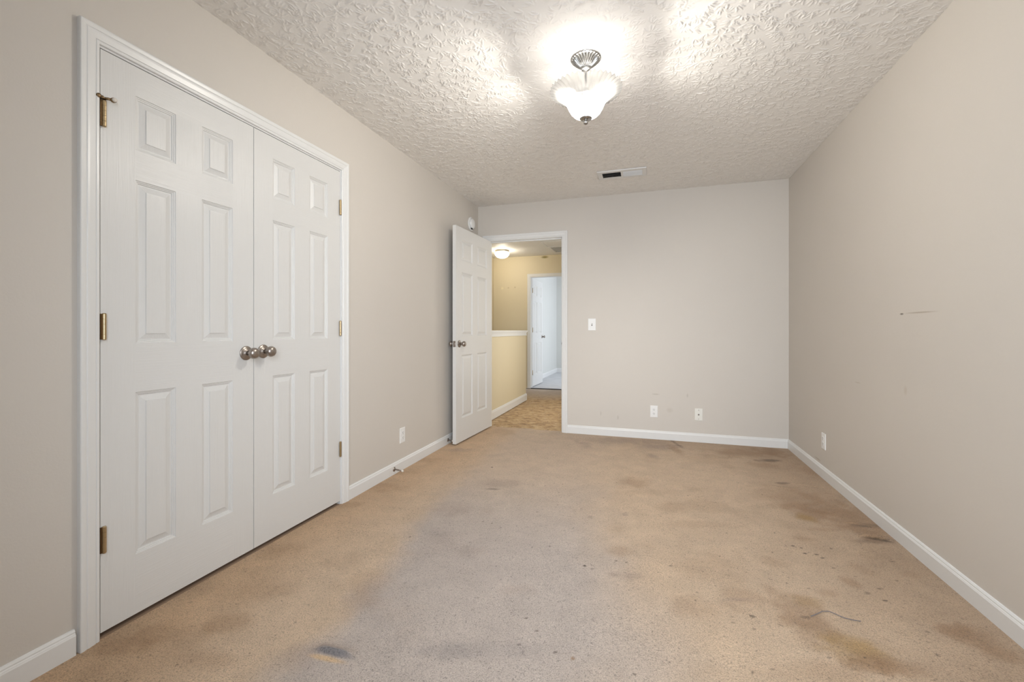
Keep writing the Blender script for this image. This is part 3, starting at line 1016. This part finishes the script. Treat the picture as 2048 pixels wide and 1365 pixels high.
def outlet(loc, rz, label):
    r = empty('electrical_outlet', loc, label, 'outlet', rz, group='duplex outlets on the bedroom walls')
    m = MB(); plate(m); m.build('cover_plate', M_plastic, r)
    for z in (.0195, -.0195):
        m = MB()
        pts = []
        for k in range(24):
            a = 2 * PI * k / 24
            x = .0172 * math.cos(a); zz = max(-.0138, min(.0138, .0172 * math.sin(a)))
            pts.append((x, zz))
        m.loft([[(x, -.005, zz) for x, zz in pts], [(x, -.0065, zz) for x, zz in pts], [(x * .93, -.0072, zz * .93) for x, zz in pts]], True, True)
        rec = m.build('receptacle', M_plastic, r, (0, 0, z))
        s = MB(); s.box(-.0075, -.0052, -.0076, -.0070, -.001, .0078); s.box(.0052, .0075, -.0076, -.0070, .0, .0072)
        s.lathe([(.0027, -.0076), (.0027, -.0070)], (0, 0, -.0072), 'y', 12)
        s.build('socket_slots', M_dark, rec)
    screw(r, 0)
    return r


outlet((.0545, YB, .270), 0, 'white duplex outlet low on the end wall, left of the cable plate')
outlet((XR, 3.658, .266), -PI / 2, 'white duplex outlet low on the right wall')
outlet((XL, 2.921, .262), PI / 2, 'white duplex outlet low on the left wall beside the closet')

r = empty('light_switch', (-.549, YB, 1.127), 'white toggle light switch on the end wall beside the doorway', 'light switch')
m = MB(); plate(m, .078, .122); m.build('cover_plate', M_plastic, r)
m = MB(); m.box(-.0055, .0055, -.0058, -.0050, -.0125, .0125); sl = m.build('toggle_slot', M_dark, r)
m = MB()
m.loft([[(-.0045, -.005, -.006), (.0045, -.005, -.006), (.0045, -.005, .008), (-.0045, -.005, .008)],
        [(-.0035, -.016, .005), (.0035, -.016, .005), (.0035, -.016, .011), (-.0035, -.016, .011)]], True, True)
m.build('toggle', M_plastic, r)
screw(r, .030); screw(r, -.030)

r = empty('cable_plate', (.4595, YB, .263), 'ivory coaxial cable plate low on the end wall, right of the outlet', 'wall plate')
m = MB(); plate(m); m.build('cover_plate', M_plastic2, r)
m = MB(); m.lathe([(.0075, -.005), (.0075, -.0075), (.0050, -.008), (.0050, -.015), (.0040, -.016), (.0001, -.016)], (0, 0, 0), 'y', 12)
m.build('coaxial_jack', M_nickel, r)
for z in (.042, -.042):
    m = MB(); m.lathe([(.0034, -.005), (.0034, -.0064), (.0001, -.0068)], (0, 0, 0), 'y', 10); m.build('screw', M_nickel, r, (0, 0, z))

# ------------------------------------------------------------------ smoke detector on the left wall
r = empty('smoke_detector', (XL, 4.262, 2.199), 'round white smoke detector high on the left wall above the open door', 'smoke detector')
m = MB(); m.lathe([(.073, 0), (.073, .008), (.070, .011), (.060, .012), (.0001, .012)], (0, 0, 0), 'x', 40); m.build('mounting_base', M_plastic, r)
m = MB(); m.lathe([(.052, .012), (.055, .016), (.054, .027), (.048, .034), (.036, .037), (.0001, .038)], (0, 0, 0), 'x', 40); m.build('cover', M_plastic, r)
m = MB()
for k in range(5):
    a = -PI / 2 - .45 + k * .14
    ca, sa = math.cos(a), math.sin(a)
    m.tube([(.014, .0560 * ca, .0560 * sa), (.028, .0530 * ca, .0530 * sa)], .0040, 8)
m.build('side_vent', M_dark, r)


# ------------------------------------------------------------------ door stops
def door_stop(loc, label, ln=.078):
    r = empty('door_stop', loc, label, 'door stop', group='spring door stops on the left baseboard')
    m = MB(); m.lathe([(.0165, 0), (.0165, .002), (.010, .005), (.0055, .009)], (0, 0, 0), 'x', 20); m.build('base_flange', M_nickel, r)
    m = MB()
    pts = []
    turns = 16
    for k in range(turns * 10 + 1):
        a = 2 * PI * k / 10
        pts.append((.006 + (ln - .02) * k / (turns * 10), .0042 * math.cos(a), .0042 * math.sin(a) - .006 * (k / (turns * 10)) ** 2))
    m.tube(pts, .0012, 5)
    m.lathe([(.0030, .004), (.0030, ln - .012)], (0, 0, -.002), 'x', 10)
    m.build('spring', M_nickel, r)
    m = MB(); m.lathe([(.0045, ln - .016), (.0075, ln - .014), (.0078, ln - .003), (.006, ln), (.0001, ln)], (0, 0, -.006), 'x', 16)
    m.build('rubber_bumper', M_rubber, r)
    return r


door_stop((XL + .013, 2.79, .040), 'spring door stop with white tip on the baseboard near the closet')
door_stop((XL + .013, 3.69, .040), 'spring door stop tucked behind the open bedroom door', .058)

# ------------------------------------------------------------------ ceiling register
vx0, vx1, vy0, vy1 = -.421, -.016, 3.79, 3.985
r = empty('ceiling_vent', ((vx0 + vx1) / 2, (vy0 + vy1) / 2, ZC), 'white two-bank ceiling register near the end wall', 'vent')
hw, hd = (vx1 - vx0) / 2, (vy1 - vy0) / 2
m = MB()
ix0, ix1, iy = -hw + .038, hw - .032, hd - .038
for (a, b, c, d) in ((-hw, ix0, -hd, hd), (ix1, hw, -hd, hd), (ix0, ix1, -hd, -iy), (ix0, ix1, iy, hd), (-.008, .012, -iy, iy)):
    m.box(a, b, c, d, -.010, -.004)
m.loft([[(-hw - .004, -hd - .004, -.002), (hw + .004, -hd - .004, -.002), (hw + .004, hd + .004, -.002), (-hw - .004, hd + .004, -.002)],
        [(-hw, -hd, -.010), (hw, -hd, -.010), (hw, hd, -.010), (-hw, hd, -.010)]], True)
m.build('register_frame', M_trim, r)
MB().box(-hw + .004, hw - .004, -hd + .004, hd - .004, -.0035, -.001).build('duct_shadow', M_dark, r)
for bank, (a, b, tilt) in enumerate(((ix0, -.008, 1), (.012, ix1, -.18))):
    for k in range(4):
        yc = -iy + (k + .5) * 2 * iy / 4
        s = MB()
        dy = .011 * tilt
        s.loft([[(a, yc - dy, -.014), (b, yc - dy, -.014), (b, yc + dy, -.0045), (a, yc + dy, -.0045)],
                [(a, yc - dy + .0015, -.0135), (b, yc - dy + .0015, -.0135), (b, yc + dy + .0015, -.0040), (a, yc + dy + .0015, -.0040)]], True, True)
        s.build('louvre', M_trim, r)

# ------------------------------------------------------------------ ceiling lamp
LX, LY = -.300, 2.195
lamp = empty('ceiling_light', (LX, LY, ZC), 'semi-flush ceiling light with scalloped frosted glass bowl and silver canopy', 'ceiling light')
m = MB()
NF = 26


def flute(r_, h_, a):
    k = 0.5 + .5 * math.cos(NF * a)
    amt = max(0, min(1, (r_ - .018) / .02)) * max(0, min(1, (.072 - r_) / .008))
    return r_ * (1 - .03 * k * amt), h_ - .011 * (k - .5) * amt


m.lathe([(.076, 0), (.0765, -.004), (.072, -.008), (.0705, -.008), (.066, -.012), (.058, -.018), (.048, -.025), (.038, -.033), (.028, -.040), (.020, -.044), (.019, -.048), (.023, -.051), (.021, -.055), (.012, -.058), (.0075, -.062)],
        (0, 0, 0), 'z', NF * 8, mod=flute)
m.build('canopy', M_gray, lamp)
m = MB(); m.lathe([(.0055, -.055), (.0055, -.290)], (0, 0, 0), 'z', 14); m.build('stem', mat('pale_steel', (0.85, 0.85, 0.84), 0.35, 1.0), lamp)
m = MB()
m.lathe([(.012, -.150), (.020, -.158), (.020, -.172), (.012, -.178)], (0, 0, 0), 'z', 20)
for sx_ in (1, -1):
    m.tube([(0, 0, -.165), (sx_ * .028, sx_ * .006, -.166)], .006, 10)
    m.lathe([(.011, 0), (.013, sx_ * .002), (.013, sx_ * .026)], (sx_ * .024, sx_ * .006, -.167), 'x', 16)
m.build('socket_cluster', M_gray, lamp)
NS = 42
BOWL = [(.0285, -.2985), (.045, -.294), (.060, -.285), (.074, -.270), (.084, -.252), (.091, -.236), (.098, -.222), (.108, -.207), (.122, -.193), (.138, -.181), (.154, -.172), (.168, -.166), (.179, -.163)]


def scallop(r_, h_, a):
    t_ = max(0, min(1, (r_ - .060) / .12))
    k = math.cos(NS * a)
    kk = abs(math.cos(NS * a / 2)) * 2 - 1
    return r_ * (1 + .011 * t_ * kk), h_ + (.0045 * t_ * k) - .0006 * t_


m = MB()
m.lathe(BOWL, (0, 0, 0), 'z', NS * 8, mod=scallop, cap=False)
m.build('glass_bowl', M_bowl, lamp, fix=False)
m = MB(); m.lathe([(.0001, -.2940), (.0290, -.2985), (.0315, -.3010), (.0305, -.3050), (.024, -.3085), (.012, -.3095), (.0060, -.312), (.0055, -.3160), (.0095, -.3190), (.0118, -.3230), (.0108, -.3280), (.0060, -.3320), (.0001, -.3330)], (0, 0, 0), 'z', 28)
m.build('finial', M_gray, lamp)
for sx_ in (1, -1):
    m = MB()
    m.lathe([(.012, 0), (.014, sx_ * .008), (.024, sx_ * .026), (.0265, sx_ * .038), (.024, sx_ * .050), (.014, sx_ * .060), (.0001, sx_ * .063)], (0, 0, 0), 'x', 24)
    b = m.build('bulb', M_bulb, lamp, (sx_ * .048, sx_ * .006, -.167))
    d = bpy.data.lights.new('bulb_downlight', 'SPOT'); d.energy = LAMP_DOWN / 2; d.color = LAMP_COL; d.shadow_soft_size = .022
    d.spot_size = math.radians(180); d.spot_blend = .45
    o = bpy.data.objects.new('bulb_downlight', d); o.parent = lamp; o.location = (sx_ * .035, sx_ * .004, -.225); o.rotation_euler = (0, -sx_ * math.radians(38), 0); C.objects.link(o)
    d = bpy.data.lights.new('bulb_glow', 'POINT'); d.energy = LAMP_W; d.color = LAMP_COL; d.shadow_soft_size = .034
    o = bpy.data.objects.new('bulb_glow', d); o.parent = lamp; o.location = (sx_ * .045, sx_ * .006, -.245); C.objects.link(o)

# ------------------------------------------------------------------ hallway fittings
hl = empty('flush_ceiling_light', (-2.39, 7.03, ZC), 'small lit dome ceiling light in the hallway', 'ceiling light')
m = MB(); m.lathe([(.118, 0), (.122, -.006), (.120, -.014), (.112, -.030), (.106, -.034), (.0001, -.034)], (0, 0, 0), 'z', 40); m.build('metal_pan', mat('hall_lamp_pan', (.55, .5, .42), .3, 1.0), hl)
m = MB(); m.lathe([(.112, -.032), (.126, -.042), (.127, -.055), (.118, -.080), (.098, -.104), (.070, -.122), (.036, -.133), (.0001, -.136)], (0, 0, 0), 'z', 40, cap=False); m.build('glass_dome', M_hbowl, hl, fix=False)
d = bpy.data.lights.new('hall_bulb_glow', 'POINT'); d.energy = HALL_W; d.color = HALL_COL; d.shadow_soft_size = .05
o = bpy.data.objects.new('hall_bulb_glow', d); o.parent = hl; o.location = (0, 0, -.09); C.objects.link(o)
r = empty('return_air_grille', (-1.30, 7.20, ZC), 'white return air grille with dark slots on the hallway ceiling', 'vent')
m = MB()
for (a, b, c, d_) in ((-.285, -.235, -.26, .26), (.235, .285, -.26, .26), (-.235, .235, -.26, -.215), (-.235, .235, .215, .26)):
    m.box(a, b, c, d_, -.012, -.001)
m.build('grille_frame', M_trim, r)
MB().box(-.235, .235, -.215, .215, -.003, -.001).build('filter_recess', M_dark, r)
for k in range(5):
    s = MB(); y = -.215 + (k + 1) * .43 / 6
    s.box(-.235, .235, y - .010, y + .010, -.010, -.004); s.build('louvre', M_trim, r)
r = empty('attic_hatch', (-1.30, 6.70, ZC), 'flat white attic hatch panel on the hallway ceiling before the grille', 'hatch')
m = MB()
for (a, b, c, d_) in ((-.285, -.26, -.215, .215), (.26, .285, -.215, .215), (-.26, .26, -.215, -.19), (-.26, .26, .19, .215)):
    m.box(a, b, c, d_, -.014, -.001)
m.build('hatch_trim', M_trim, r)
MB().box(-.26, .26, -.19, .19, -.007, -.001).build('hatch_panel', M_hceil, r)

# ------------------------------------------------------------------ loose thread on the carpet
TH = [(0.5775, 1.8686, 0.008), (0.5994, 1.8875, 0.008), (0.6293, 1.9151, 0.008), (0.6527, 1.9225, 0.008), (0.6708, 1.9099, 0.008), (0.6908, 1.8955, 0.008), (0.7141, 1.8911, 0.008), (0.7417, 1.8912, 0.008)]
m = MB(); m.tube([(x - TH[3][0], y - TH[3][1], z - .0045) for (x, y, z) in TH], .0014, 6)
tag(m.build('thread', mat('grey_thread', (0.17, 0.16, 0.17), 0.9), None, (TH[3][0], TH[3][1], 0)), 'thin grey thread lying on the stained carpet towards the right wall', 'thread')
